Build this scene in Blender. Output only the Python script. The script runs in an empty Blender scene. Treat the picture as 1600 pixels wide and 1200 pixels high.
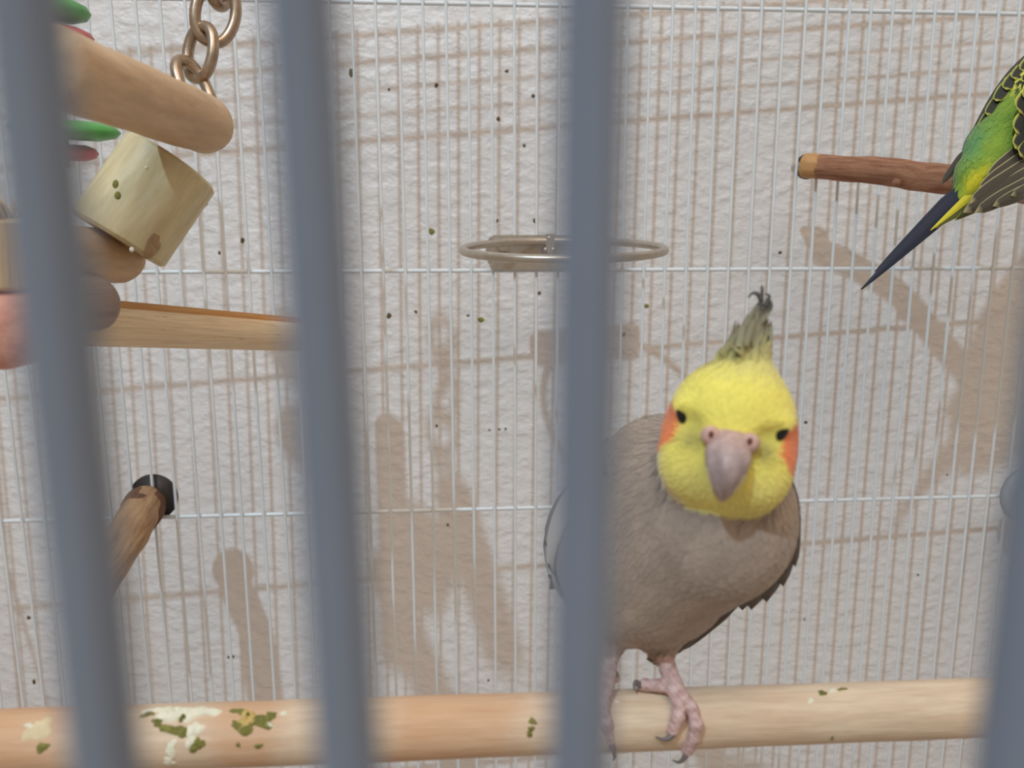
import bpy, bmesh, math, random
import numpy as np
from mathutils import Vector, Matrix

random.seed(7); rng = np.random.default_rng(7)
SC = bpy.context.scene
COL = SC.collection

# ------------------------------------------------------------------ camera
FPX = 1217.85                                   # focal length in pixels of the 1600 px wide frame
CAM = np.array([-33.41, -458.66, 14.03])        # mm
M = np.array([[0.99763045, -0.06875677, -0.00244808],
              [-0.01437742, -0.17354904, -0.98472028],
              [0.06728132, 0.98242213, -0.17412635]])   # rows: right, down, forward
cd = bpy.data.cameras.new('camera')
cd.sensor_width = 36.0; cd.lens = FPX / 1600 * 36.0
cd.clip_start = 0.002; cd.clip_end = 20
cd.dof.use_dof = True; cd.dof.focus_distance = 0.34
cd.dof.aperture_fstop = cd.lens / 2.3
cam = bpy.data.objects.new('camera', cd); COL.objects.link(cam)
cam.matrix_world = Matrix(((M[0][0], -M[1][0], -M[2][0], CAM[0] / 1000),
                           (M[0][1], -M[1][1], -M[2][1], CAM[1] / 1000),
                           (M[0][2], -M[1][2], -M[2][2], CAM[2] / 1000), (0, 0, 0, 1)))
SC.camera = cam

# ------------------------------------------------------------------ light and exposure
SC.view_settings.view_transform = 'Standard'; SC.view_settings.look = 'None'
SC.view_settings.gamma = 1.0; SC.view_settings.use_curve_mapping = False
SC.view_settings.exposure = 0.0
w = bpy.data.worlds.new('room'); SC.world = w; w.use_nodes = True
bg = w.node_tree.nodes['Background']
bg.inputs[0].default_value = (1.0, 0.835, 0.69, 1); bg.inputs[1].default_value = 0.33   # warm bounce of the room

def area(name, loc, target, sx, sy, power, color):
    l = bpy.data.lights.new(name, 'AREA'); l.shape = 'RECTANGLE'; l.size = sx; l.size_y = sy
    l.energy = power; l.color = color
    o = bpy.data.objects.new(name, l); COL.objects.link(o)
    o.location = loc
    o.rotation_euler = (Vector(target) - Vector(loc)).to_track_quat('-Z', 'Y').to_euler()
    return o
area('key_lamp', (-0.624, -1.2, 1.23), (0, 0, 0), 0.034, 0.05, 15.0, (0.56, 0.80, 1.0))
area('warm_fill', (0.25, -1.3, 1.7), (0, 0, 0), 1.3, 1.3, 17.0, (1.0, 0.835, 0.68))  # unseen soft fill, added for the warm ambient light of the room

# ------------------------------------------------------------------ helpers
def K(x, y, d):                                  # pixel + depth (mm) -> camera space (mm): right, down, forward
    return np.array([(x - 800) / FPX * d, (y - 600) / FPX * d, d])
def c2w(p):                                      # camera space -> world (mm)
    return np.asarray(p) @ M + CAM
def W(x, y, d): return c2w(K(x, y, d))
def ray(x, y): return M.T @ np.array([(x - 800) / FPX, (y - 600) / FPX, 1.0])
def on_grid(x, y, Y=0.0):                        # point of the back wire plane
    d = ray(x, y); return CAM + d * (Y - CAM[1]) / d[1]
WG, WA, WB = 63.24, -0.0794, 0.0311              # wall: Y = WG + WA X + WB Z
def on_wall(x, y):
    d = ray(x, y); n = np.array([-WA, 1, -WB]); return CAM + d * (WG - n @ CAM) / (n @ d)

def node_mat(name, rough=0.6, spec=0.4, metal=0.0):
    m = bpy.data.materials.new(name); m.use_nodes = True
    nt = m.node_tree; b = nt.nodes['Principled BSDF']
    b.inputs['Roughness'].default_value = rough; b.inputs['Metallic'].default_value = metal
    b.inputs['Specular IOR Level'].default_value = spec
    return m, nt, b
def N(nt, t, **kw):
    n = nt.nodes.new(t)
    for k, v in kw.items(): setattr(n, k, v)
    return n
def L(nt, a, b): nt.links.new(a, b)
def ramp(nt, fac, stops):
    r = N(nt, 'ShaderNodeValToRGB'); L(nt, fac, r.inputs[0])
    e = r.color_ramp.elements
    while len(e) < len(stops): e.new(0.5)
    for el, (p, c) in zip(e, stops): el.position = p; el.color = (*c, 1)
    return r.outputs[0]
def s2l(r, g, b):                                # sRGB 0-255 -> linear
    f = lambda v: v / 12.92 if v <= 0.04045 else ((v + 0.055) / 1.055) ** 2.4
    return tuple(f(v / 255) for v in (r, g, b))
def coords(nt, attr=None, scale=(1, 1, 1)):
    if attr: src = N(nt, 'ShaderNodeAttribute', attribute_name=attr).outputs['Vector']
    else: src = N(nt, 'ShaderNodeTexCoord').outputs['Object']
    mp = N(nt, 'ShaderNodeMapping'); mp.inputs['Scale'].default_value = scale
    L(nt, src, mp.inputs[0]); return mp.outputs[0]
def noise(nt, vec, scale, detail=4, rough=0.55, dist=0.0):
    n = N(nt, 'ShaderNodeTexNoise'); n.inputs['Scale'].default_value = scale
    n.inputs['Detail'].default_value = detail; n.inputs['Roughness'].default_value = rough
    n.inputs['Distortion'].default_value = dist; L(nt, vec, n.inputs['Vector']); return n.outputs['Fac']
def mixc(nt, fac, a, b, mode='MIX'):
    m = N(nt, 'ShaderNodeMix', data_type='RGBA', blend_type=mode)
    for s, v in ((m.inputs['Factor'], fac), (m.inputs['A'], a), (m.inputs['B'], b)):
        if hasattr(v, 'node'): L(nt, v, s)
        elif isinstance(v, tuple): s.default_value = (*v, 1)
        else: s.default_value = v
    return m.outputs['Result']
def bump(nt, b, h, strength, dist):
    n = N(nt, 'ShaderNodeBump'); n.inputs['Strength'].default_value = strength; n.inputs['Distance'].default_value = dist
    L(nt, h, n.inputs['Height']); L(nt, n.outputs[0], b.inputs['Normal'])
def plain(name, col, rough=0.6, spec=0.4, metal=0.0, var=0.12, scale=180, bmp=0.0):
    m, nt, b = node_mat(name, rough, spec, metal)
    n = noise(nt, coords(nt), scale)
    L(nt, ramp(nt, n, [(0.3, tuple(c * (1 - var) for c in col)), (0.7, tuple(min(1, c * (1 + var)) for c in col))]), b.inputs['Base Color'])
    if bmp: bump(nt, b, n, bmp, 0.0006)
    return m
def colored(name, rough=0.85, spec=0.15, sheen=0.0, grain=0.10, scale=900):    # colour stored on the mesh points
    m, nt, b = node_mat(name, rough, spec)
    a = N(nt, 'ShaderNodeAttribute', attribute_name='tint')
    n = noise(nt, coords(nt), scale, 3)
    g = ramp(nt, n, [(0.25, (1 - grain,) * 3), (0.75, (1 + grain * 0.6,) * 3)])
    L(nt, mixc(nt, 1.0, a.outputs['Color'], g, 'MULTIPLY'), b.inputs['Base Color'])
    b.inputs['Sheen Weight'].default_value = sheen; b.inputs['Sheen Roughness'].default_value = 0.5
    return m
def wood(name, light, dark, along=0.012, across=0.35, rough=0.55, spec=0.3, stains=None, patches=0.35, bmp=0.25, streak=None):
    # grain follows the 'grain' attribute: x along the stick in mm, y/z across it
    m, nt, b = node_mat(name, rough, spec)
    g1 = noise(nt, coords(nt, 'grain', (along, across, across)), 1.0, 6, 0.6, 0.4)
    g2 = noise(nt, coords(nt, 'grain', (along * 4, across * 3, across * 3)), 1.0, 4, 0.6)
    c = ramp(nt, g1, [(0.3, dark), (0.62, light)])
    c = mixc(nt, 0.5, c, mixc(nt, 1.0, c, ramp(nt, g2, [(0.3, (0.72,) * 3), (0.6, (1.08,) * 3)]), 'MULTIPLY'))
    p = noise(nt, coords(nt, 'grain', (0.04, 0.05, 0.05)), 1.0, 3)
    c = mixc(nt, ramp(nt, p, [(0.45, (0,) * 3), (0.7, (patches,) * 3)]), c, dark)
    if streak:
        s = noise(nt, coords(nt, 'grain', (along * 8, across * 2.2, across * 2.2)), 1.0, 2, 0.5)
        c = mixc(nt, ramp(nt, s, [(0.70, (0,) * 3), (0.76, (0.7,) * 3)]), c, streak)
    if stains:
        sep = N(nt, 'ShaderNodeSeparateXYZ'); L(nt, coords(nt, 'grain', (1, 1, 1)), sep.inputs[0])
        d = noise(nt, coords(nt, 'grain', (0.09, 0.09, 0.09)), 1.0, 4)
        ad = N(nt, 'ShaderNodeMath', operation='MULTIPLY_ADD'); L(nt, d, ad.inputs[0]); ad.inputs[1].default_value = 14.0
        L(nt, sep.outputs[0], ad.inputs[2])
        dv = N(nt, 'ShaderNodeMath', operation='DIVIDE'); L(nt, ad.outputs[0], dv.inputs[0]); dv.inputs[1].default_value = stains['length']
        f = ramp(nt, dv.outputs[0], [(p_, (v,) * 3) for p_, v in stains['stops']])
        c = mixc(nt, f, c, mixc(nt, 0.5, stains['color'], c, 'MIX'))
    L(nt, c, b.inputs['Base Color'])
    bump(nt, b, g2, bmp, 0.0006)
    return m

def mesh_obj(name, verts, faces, mat, parent=None, origin=None, smooth=True, tint=None, grain=None, normals=None):
    """verts in mm, world space; origin = mm point the object sits at (its parent's own place for parts)"""
    if parent is not None:
        top = parent
        while top.parent: top = top.parent
        org = np.array(top['_o'])
    else: org = np.array(origin if origin is not None else (0, 0, 0), float)
    v = (np.asarray(verts, float) - org) / 1000.0
    me = bpy.data.meshes.new(name); me.from_pydata(v.tolist(), [], [list(map(int, f)) for f in faces])
    if tint is not None:
        a = me.color_attributes.new('tint', 'FLOAT_COLOR', 'POINT')
        t = np.ones((len(v), 4)); t[:, :3] = tint; a.data.foreach_set('color', t.ravel())
    if grain is not None:
        a = me.attributes.new('grain', 'FLOAT_VECTOR', 'POINT'); a.data.foreach_set('vector', np.asarray(grain, float).ravel())
    me.materials.append(mat)
    me.polygons.foreach_set('use_smooth', [smooth] * len(me.polygons))
    me.update()
    if normals is not None: me.normals_split_custom_set_from_vertices(normals.tolist())
    o = bpy.data.objects.new(name, me); COL.objects.link(o)
    if parent is not None: o.parent = parent
    else: o.location = (org / 1000).tolist(); o['_o'] = org.tolist()
    return o
def thing(name, label, cat, at, group=None):
    o = bpy.data.objects.new(name, None); o.empty_display_size = 0.01; COL.objects.link(o)
    o.location = (np.asarray(at) / 1000).tolist(); o['_o'] = [float(c) for c in at]
    o['label'] = label; o['category'] = cat
    if group: o['group'] = group
    return o
def part_label(o, text): o['label'] = text; return o

def frames(P):
    P = np.asarray(P, float); T = np.gradient(P, axis=0); T /= np.linalg.norm(T, axis=1)[:, None] + 1e-12
    n = np.cross(T[0], [0.31, 0.2, 1.0]); n /= np.linalg.norm(n); A = [n]
    for i in range(1, len(P)):
        n = A[-1] - T[i] * (A[-1] @ T[i]); A.append(n / np.linalg.norm(n))
    A = np.array(A); return T, A, np.cross(T, A)
def resample(P, n):
    P = np.asarray(P, float); t = np.linspace(0, len(P) - 1, n)
    out = np.empty((n, P.shape[1]))
    for j, tt in enumerate(t):                   # Catmull-Rom
        i = min(int(tt), len(P) - 2); u = tt - i
        p0, p1, p2, p3 = P[max(i - 1, 0)], P[i], P[i + 1], P[min(i + 2, len(P) - 1)]
        out[j] = 0.5 * ((2 * p1) + (-p0 + p2) * u + (2 * p0 - 5 * p1 + 4 * p2 - p3) * u ** 2 + (-p0 + 3 * p1 - 3 * p2 + p3) * u ** 3)
    return out
def tube(P, R, seg=12, closed=False, wob=0.0, dome=(0, 0), section=None):
    """swept tube; dome=(a,b): length of the rounded end in radii. Returns verts, faces, grain"""
    P = np.asarray(P, float); n = len(P); R = np.broadcast_to(np.asarray(R, float), (n,)).copy()
    if closed:
        T = np.roll(P, -1, 0) - np.roll(P, 1, 0); T /= np.linalg.norm(T, axis=1)[:, None]
        c = P.mean(0); A = P - c; A -= T * np.sum(A * T, 1)[:, None]; A /= np.linalg.norm(A, axis=1)[:, None]; B = np.cross(T, A)
    else:
        for side in (0, 1):
            k = dome[side]
            if k:
                e = P[0] if side == 0 else P[-1]; q = P[1] if side == 0 else P[-2]; r = R[0] if side == 0 else R[-1]
                dirv = (e - q) / np.linalg.norm(e - q); an = np.linspace(0, math.pi / 2 * 0.96, 7)[1:]
                pts = [e + dirv * r * k * math.sin(a) for a in an]; rr = [r * math.cos(a) for a in an]
                if side == 0: P = np.vstack([pts[::-1], P]); R = np.concatenate([rr[::-1], R])
                else: P = np.vstack([P, pts]); R = np.concatenate([R, rr])
        n = len(P); T, A, B = frames(P)
    s = np.concatenate([[0], np.cumsum(np.linalg.norm(np.diff(P, axis=0), axis=1))])
    th = np.linspace(0, 2 * math.pi, seg, endpoint=False)
    sec = np.stack([np.cos(th), np.sin(th)], 1) if section is None else np.asarray(section, float)
    m = len(sec); V, G = [], []
    ph = rng.uniform(0, 6.28, 6)
    for i in range(n):
        rr = R[i] * (1 + (wob * (np.sin(2 * th + ph[0] + s[i] * .07) + np.sin(3 * th + ph[1] + s[i] * .16) + .7 * np.sin(5 * th + ph[2] - s[i] * .31)) if wob and section is None else 0))
        x, y = sec[:, 0] * rr, sec[:, 1] * rr
        V.append(P[i] + A[i] * x[:, None] + B[i] * y[:, None]); G.append(np.stack([np.full(m, s[i]), x, y], 1))
    V = np.vstack(V); G = np.vstack(G); F = []
    for i in range(n if closed else n - 1):
        a, b = i * m, ((i + 1) % n) * m
        for j in range(m): F.append((a + j, a + (j + 1) % m, b + (j + 1) % m, b + j))
    if not closed:
        F.append(tuple(range(m))[::-1]); F.append(tuple((n - 1) * m + j for j in range(m)))
    return V, F, G
def join(*ms):
    V, F, G, o = [], [], [], 0
    for v, f, g in ms:
        V.append(v); G.append(g); F += [tuple(i + o for i in q) for q in f]; o += len(v)
    return np.vstack(V), F, np.vstack(G)
def box(c, ax, h):
    c = np.asarray(c, float); ax = np.asarray(ax, float); V = []
    for i in (-1, 1):
        for j in (-1, 1):
            for k in (-1, 1): V.append(c + ax[0] * i * h[0] + ax[1] * j * h[1] + ax[2] * k * h[2])
    return np.array(V), [(0, 1, 3, 2), (4, 6, 7, 5), (0, 4, 5, 1), (2, 3, 7, 6), (0, 2, 6, 4), (1, 5, 7, 3)], np.array(V) - c
def ellipsoid(c, ax, r, nu=20, nv=12):
    c = np.asarray(c, float); V = []; F = []
    for i in range(nv + 1):
        p = math.pi * (i + 0.02 * (i == 0) - 0.02 * (i == nv)) / nv
        for j in range(nu):
            t = 2 * math.pi * j / nu
            V.append(c + ax[0] * r[0] * math.sin(p) * math.cos(t) + ax[1] * r[1] * math.sin(p) * math.sin(t) + ax[2] * r[2] * math.cos(p))
    for i in range(nv):
        for j in range(nu): F.append((i * nu + j, (i + 1) * nu + j, (i + 1) * nu + (j + 1) % nu, i * nu + (j + 1) % nu))
    F.append(tuple(range(nu))); F.append(tuple(nv * nu + j for j in range(nu))[::-1])
    return np.array(V), F, np.array(V) - c
def extrude(poly, d):                             # poly: n x 3 world points, d: thickness vector
    poly = np.asarray(poly, float); n = len(poly); V = np.vstack([poly, poly + d])
    F = [tuple(range(n)), tuple(range(2 * n - 1, n - 1, -1))] + [(i, i + n, (i + 1) % n + n, (i + 1) % n) for i in range(n)]
    return V, F, V - V[0]

# smooth-union distance fields -> one continuous surface (surface nets)
def smin(a, b, k):
    h = np.clip(0.5 + 0.5 * (b - a) / k, 0, 1); return b * (1 - h) + a * h - k * h * (1 - h)
def f_ell(P, c, r, R=None):
    q = P - c
    if R is not None: q = q @ np.asarray(R).T
    q1 = q / np.asarray(r); k0 = np.linalg.norm(q1, axis=-1); k1 = np.linalg.norm(q1 / np.asarray(r), axis=-1)
    return k0 * (k0 - 1) / (k1 + 1e-9)
def f_cap(P, a, b, ra, rb):
    a, b = np.asarray(a, float), np.asarray(b, float); d = b - a; t = np.clip(((P - a) @ d) / (d @ d), 0, 1)
    return np.linalg.norm(P - a - t[..., None] * d, axis=-1) - (ra + (rb - ra) * t)
def surface(fn, lo, hi, h):
    lo = np.asarray(lo, float); n = np.ceil((np.asarray(hi) - lo) / h).astype(int) + 1
    g = np.stack(np.meshgrid(*[lo[i] + h * np.arange(n[i]) for i in range(3)], indexing='ij'), -1)
    D = fn(g.reshape(-1, 3)).reshape(n); S = D < 0
    acc = np.zeros((*(n - 1), 3)); cnt = np.zeros(n - 1)
    offs = [(i, j, k) for i in (0, 1) for j in (0, 1) for k in (0, 1)]
    sl = lambda o: tuple(slice(o[i], n[i] - 1 + o[i]) for i in range(3))
    for a in offs:
        for ax in range(3):
            if a[ax]: continue
            b = list(a); b[ax] = 1; da, db = D[sl(a)], D[sl(b)]
            cr = (da < 0) != (db < 0); t = np.where(cr, da / np.where(cr, da - db, 1), 0)
            for i in range(3): acc[..., i] += np.where(cr, a[i] + (t if i == ax else 0), 0)
            cnt += cr
    act = cnt > 0; idx = -np.ones(n - 1, int); idx[act] = np.arange(act.sum())
    cell = np.stack(np.nonzero(act), 1); V = lo + h * (cell + acc[act] / cnt[act][:, None])
    F = []
    for ax in range(3):
        u, v = (ax + 1) % 3, (ax + 2) % 3
        s0 = [slice(None)] * 3; s1 = [slice(None)] * 3; s0[ax] = slice(0, n[ax] - 1); s1[ax] = slice(1, n[ax])
        A0, A1 = S[tuple(s0)], S[tuple(s1)]; e = np.stack(np.nonzero(A0 != A1), 1)
        e = e[(e[:, u] > 0) & (e[:, v] > 0) & (e[:, u] < n[u] - 1) & (e[:, v] < n[v] - 1)]
        if not len(e): continue
        q = []
        for du, dv in ((-1, -1), (0, -1), (0, 0), (-1, 0)):
            c = e.copy(); c[:, u] += du; c[:, v] += dv; q.append(idx[c[:, 0], c[:, 1], c[:, 2]])
        q = np.stack(q, 1); fl = ~A0[e[:, 0], e[:, 1], e[:, 2]]; q[fl] = q[fl][:, ::-1]; F.append(q)
    F = np.vstack(F); a, b_, c_ = V[F[:, 0]], V[F[:, 1]], V[F[:, 2]]
    if np.sum(a * np.cross(b_, c_)) < 0: F = F[:, ::-1]
    return V, F
def grad(fn, P, e=0.4):
    g = np.stack([fn(P + d) - fn(P - d) for d in np.eye(3) * e], -1); return g / (np.linalg.norm(g, axis=-1)[:, None] + 1e-9)
def noise3(P, s, seed=0):                         # cheap smooth noise in -1..1
    r = np.random.default_rng(seed); o = np.zeros(len(P))
    for k in range(6):
        d = r.normal(size=3); d /= np.linalg.norm(d); o += np.sin(P @ d * s * (0.6 + 0.28 * k) + r.uniform(0, 6.28))
    return o / 3.2
def plumage(fn, V, F, flow, size, tintf, count, lift=0.10, keep=None, seed=3):
    """short feathers laid over a body: each a small pointed vane whose shading follows the body. camera space"""
    r = np.random.default_rng(seed); F = np.asarray(F)
    a, b, c = V[F[:, 0]], V[F[:, 1]], V[F[:, 2]]; ar = np.linalg.norm(np.cross(b - a, c - a), axis=1) + 1e-9
    f = r.choice(len(F), count, p=ar / ar.sum()); uv = r.uniform(size=(count, 2))
    P = a[f] + (b[f] - a[f]) * uv[:, :1] + (V[F[f, 3]] - a[f]) * uv[:, 1:]
    if keep is not None: P = P[keep(P)]
    n = grad(fn, P); P = P - n * fn(P)[:, None]
    d = flow(P) + r.normal(size=P.shape) * 0.16; d -= n * np.sum(d * n, 1)[:, None]; d /= np.linalg.norm(d, axis=1)[:, None] + 1e-9
    Lh, wd = size(P); Lh = Lh * r.uniform(.8, 1.25, len(P)); wd = wd * r.uniform(.8, 1.2, len(P)); sd = np.cross(n, d)
    up = lift * r.uniform(.3, 1.3, len(P))
    pts, nor = [], []
    for t, wv, hh in ((0, .35, -.02), (0.4, 1, .45), (.8, .8, .9), (1.0, 0, 1.0)):
        q = P + d * (Lh * t)[:, None]; q -= n * (fn(q) - 0)[:, None] * 0.9; q += n * (0.04 + Lh * up * hh)[:, None]
        if wv: pts += [q - sd * (wd * wv)[:, None], q + sd * (wd * wv)[:, None]]; nor += [n - sd * .12, n + sd * .12]
        else: pts += [q]; nor += [n + d * .1]
    m = len(P); VV = np.stack(pts, 1).reshape(-1, 3); NN = np.stack(nor, 1).reshape(-1, 3)
    base = np.arange(m)[:, None] * 7
    FF = [tuple(x) for q in ((2, 3, 1, 0), (4, 5, 3, 2)) for x in (base + np.array(q)).tolist()] + [tuple(x) for x in (base + np.array((6, 5, 4))).tolist()]
    t = np.repeat(tintf(P + d * (Lh * .35)[:, None]), 7, 0) * (1 + np.repeat(r.normal(size=m) * .028, 7))[:, None]
    return VV, FF, np.clip(t, 0, 1), NN @ M / (np.linalg.norm(NN, axis=1)[:, None])
def blade(base, tip, width, nrm, col, edge=None, sag=0.0, rows=9, point=0.55, th=0.5, edgew=0.22, shaft=None, side=0.0, taper=0.0):
    """one flat feather: a thin curved vane with its own thickness; world mm. Returns verts, faces, tint"""
    base, tip, nrm = (np.asarray(v, float) for v in (base, tip, nrm)); d = tip - base; Ln = np.linalg.norm(d); d /= Ln
    nrm = nrm - d * (nrm @ d); nrm /= np.linalg.norm(nrm); s = np.cross(nrm, d)
    cols = [-1, -1 + edgew, -.06, .06, 1 - edgew, 1]; V, T = [], []
    edge = col if edge is None else edge; shaft = col if shaft is None else shaft
    for lay in (1, -1):
        for i in range(rows):
            t = i / (rows - 1)
            wv = width * (min(1, .45 + t * 2.2) if t < point else math.sqrt(max(0.0, 1 - ((t - point) / (1 - point)) ** 2)) * 1.0 + .02)
            if taper: wv = width * min(1, .7 + 2 * t) * (1 - t * .97) ** taper
            for c in cols:
                p = base + d * Ln * t + s * (c * wv + side * Ln * t * t) + nrm * (-sag * Ln * (t * t) - .18 * wv * c * c + lay * th * .5 * (1 - .7 * abs(c)))
                V.append(p); T.append(edge if abs(c) > .99 - 0 or (t > .94) else (shaft if abs(c) < .1 else col))
    n = len(cols); F = []; o = rows * n
    for i in range(rows - 1):
        for j in range(n - 1):
            q = (i * n + j, i * n + j + 1, (i + 1) * n + j + 1, (i + 1) * n + j); F.append(q); F.append(tuple(x + o for x in q[::-1]))
        for j in (0, n - 1):
            q = (i * n + j, (i + 1) * n + j, (i + 1) * n + j + o, i * n + j + o); F.append(q if j == 0 else q[::-1])
    for i in (0, rows - 1):
        for j in range(n - 1):
            q = (i * n + j, i * n + j + o, i * n + j + 1 + o, i * n + j + 1); F.append(q)
    return np.array(V), F, np.array(T)

# ------------------------------------------------------------------ materials
m_wall, nt, b = node_mat('plaster', 0.45, 0.45)
cw = coords(nt, None, (1, 1, 1.5))
n1 = noise(nt, cw, 92, 2.5, 0.5, 0.0); n2 = noise(nt, coords(nt, None, (1, 1, 1.4)), 420, 3); n3 = noise(nt, coords(nt), 3, 2)
L(nt, ramp(nt, n3, [(0.3, s2l(222, 216, 212)), (0.7, s2l(232, 227, 224))]), b.inputs['Base Color'])
ridge = ramp(nt, n1, [(0.33, (0,) * 3), (0.5, (.45,) * 3), (0.62, (.9,) * 3), (0.72, (1,) * 3)])
bump(nt, b, mixc(nt, 0.12, ridge, n2), 0.5, 0.0020)
m_wire = plain('white_wire_enamel', s2l(224, 229, 232), 0.3, 0.5, var=0.05, scale=60)
m_bar = plain('shaded_bar_enamel', s2l(122, 131, 145), 0.24, 0.6, var=0.04, scale=60)  # white enamel like the wires, darkened in its colour to stand for shade
m_perch = wood('dowel_wood', s2l(226, 196, 158), s2l(206, 168, 124), along=0.02, across=0.3, patches=0.25,
               stains={'length': 1.0, 'stops': [(0, 0)], 'color': (0, 0, 0)} if False else None)
m_groove = wood('groove_wood', s2l(244, 220, 184), s2l(230, 200, 160), streak=s2l(120, 84, 50))
m_groove_in = wood('slot_wood', s2l(236, 192, 134), s2l(218, 168, 108))
m_toywood = wood('toy_wood', s2l(216, 186, 150), s2l(198, 164, 128), along=0.02, across=0.12)
m_block = wood('block_wood', s2l(222, 208, 168), s2l(202, 182, 136), along=0.02, across=0.10, rough=0.45)
m_block_dark = wood('cut_wood', s2l(184, 156, 120), s2l(160, 130, 98))
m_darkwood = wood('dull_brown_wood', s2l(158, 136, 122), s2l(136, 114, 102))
m_cream = wood('chewed_wood', s2l(222, 198, 150), s2l(190, 156, 106))
m_pink = wood('pink_dyed_wood', s2l(222, 164, 140), s2l(206, 134, 112), along=0.02, across=0.2)
m_bark = wood('red_bark', s2l(178, 130, 102), s2l(126, 84, 64), along=0.05, across=0.5, rough=0.75, spec=0.2, bmp=0.7, streak=s2l(84, 48, 36))
m_bark2 = wood('tan_bark', s2l(196, 160, 120), s2l(140, 104, 76), along=0.04, across=0.22, rough=0.7, bmp=0.6)
m_brownbark = wood('brown_bark', s2l(122, 88, 66), s2l(96, 68, 52), along=0.06, across=0.3, rough=0.8, bmp=0.6)
m_cut = wood('cut_end_wood', s2l(206, 160, 106), s2l(176, 124, 76))
m_washer = plain('dark_washer', s2l(58, 50, 47), 0.5, 0.4)
m_greywasher = plain('grey_washer', s2l(176, 182, 188), 0.5, 0.4)
m_steel = plain('dull_steel', s2l(196, 186, 172), 0.38, 0.5, 0.85, var=0.08, scale=300)
m_nickel = plain('tarnished_nickel', s2l(176, 154, 132), 0.34, 0.5, 0.8, var=0.2, scale=260)
m_green = plain('green_plastic', s2l(86, 170, 78), 0.4, 0.4)
m_red = plain('red_plastic', s2l(206, 96, 96), 0.4, 0.4)
m_cord = plain('cord', s2l(200, 190, 170), 0.9, 0.1)
m_drop_w = plain('dried_white_dropping', s2l(236, 230, 206), 0.8, 0.2, var=0.08, scale=500, bmp=0.6)
m_drop_g = plain('green_dropping', s2l(128, 124, 66), 0.8, 0.2, var=0.35, scale=700, bmp=0.6)
m_drop_y = plain('tan_dropping', s2l(206, 176, 110), 0.8, 0.2, var=0.15, scale=600, bmp=0.6)
m_drop_p = plain('pale_smear', s2l(222, 204, 166), 0.8, 0.2, var=0.08, scale=400)
m_speck = plain('food_speck', s2l(104, 84, 52), 0.8, 0.2, var=0.3, scale=900)
m_speck_g = plain('green_food_speck', s2l(132, 128, 56), 0.8, 0.2, var=0.3, scale=900)
m_feather = colored('feathers', 0.9, 0.1, 0.25)
m_vane = colored('feather_vane', 0.6, 0.25, 0.1, grain=0.08)
m_skin = colored('scaly_skin', 0.6, 0.3, 0.0, grain=0.22, scale=1400)
m_beak = colored('beak_horn', 0.42, 0.4, 0.0, grain=0.25, scale=500)
m_claw = plain('claw_horn', s2l(112, 104, 100), 0.4, 0.4)
m_eye = plain('eye_black', (0.006, 0.005, 0.005), 0.08, 0.6)

# ------------------------------------------------------------------ wall
def wall_pt(X, Z): return (X, WG + WA * X + WB * Z, Z)
nx, nz = 8, 6
V = []
for k in (0, 1):
    for i in range(nx + 1):
        for j in range(nz + 1):
            p = np.array(wall_pt(-1300 + 2600 * i / nx, -900 + 2300 * j / nz)); V.append(p + np.array([0, 60 * k, 0]))
F = []
q = (nx + 1) * (nz + 1)
for i in range(nx):
    for j in range(nz):
        a = i * (nz + 1) + j; F += [(a, a + nz + 1, a + nz + 2, a + 1), (a + q, a + q + 1, a + q + nz + 2, a + q + nz + 1)]
for i in range(nx):
    for j in (0, nz):
        a = i * (nz + 1) + j; F.append((a, a + q, a + q + nz + 1, a + nz + 1))
for j in range(nz):
    for i in (0, nx):
        a = i * (nz + 1) + j; F.append((a, a + 1, a + q + 1, a + q))
wall = mesh_obj('wall_back', V, F, m_wall, None, (0, 0, 0), smooth=False)
wall['kind'] = 'structure'; wall['label'] = 'off white textured plaster wall behind the wires'

# bits of food stuck to the wall
SPECKS = [(682, 133, 4, 0), (792, 111, 3, 0), (833, 150, 3, 0), (819, 228, 3, 0), (777, 345, 2.5, 0), (608, 140, 2.5, 0), (549, 113, 5, 0),
          (675, 362, 6.5, 1), (608, 493, 3.5, 0), (650, 487, 2.5, 0), (731, 493, 2.5, 0), (752, 499, 4, 1), (843, 458, 4, 0), (779, 186, 3, 0),
          (1322, 555, 3.5, 0), (1259, 660, 2.5, 0), (1434, 898, 2.5, 0), (1257, 968, 2, 0), (45, 965, 3, 0), (53, 1065, 4, 0),
          (357, 1027, 2.5, 0), (364, 1026, 2.5, 0), (763, 1063, 2.5, 0), (682, 665, 2, 0), (765, 672, 2, 0), (780, 671, 2, 0), (790, 670, 2, 0),
          (379, 376, 4.5, 0), (343, 395, 3, 0), (321, 318, 4, 0), (1010, 478, 4, 1), (974, 523, 3, 1), (1219, 395, 2.5, 0), (836, 345, 3, 0), (700, 820, 2, 0), (1480, 742, 2, 0)]
for x, y, r, g in SPECKS:
    p = on_wall(x, y); rr = r * 0.42
    V, F, _ = ellipsoid(p, np.eye(3), (rr * random.uniform(.7, 1.3), rr * .5, rr * random.uniform(.7, 1.4)), 8, 5)
    V = p + (V - p) * (1 + .3 * noise3(V, 3.1 / rr, int(x)))[:, None]
    mesh_obj('food_speck', V, F, m_speck_g if g else m_speck, wall)

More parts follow.
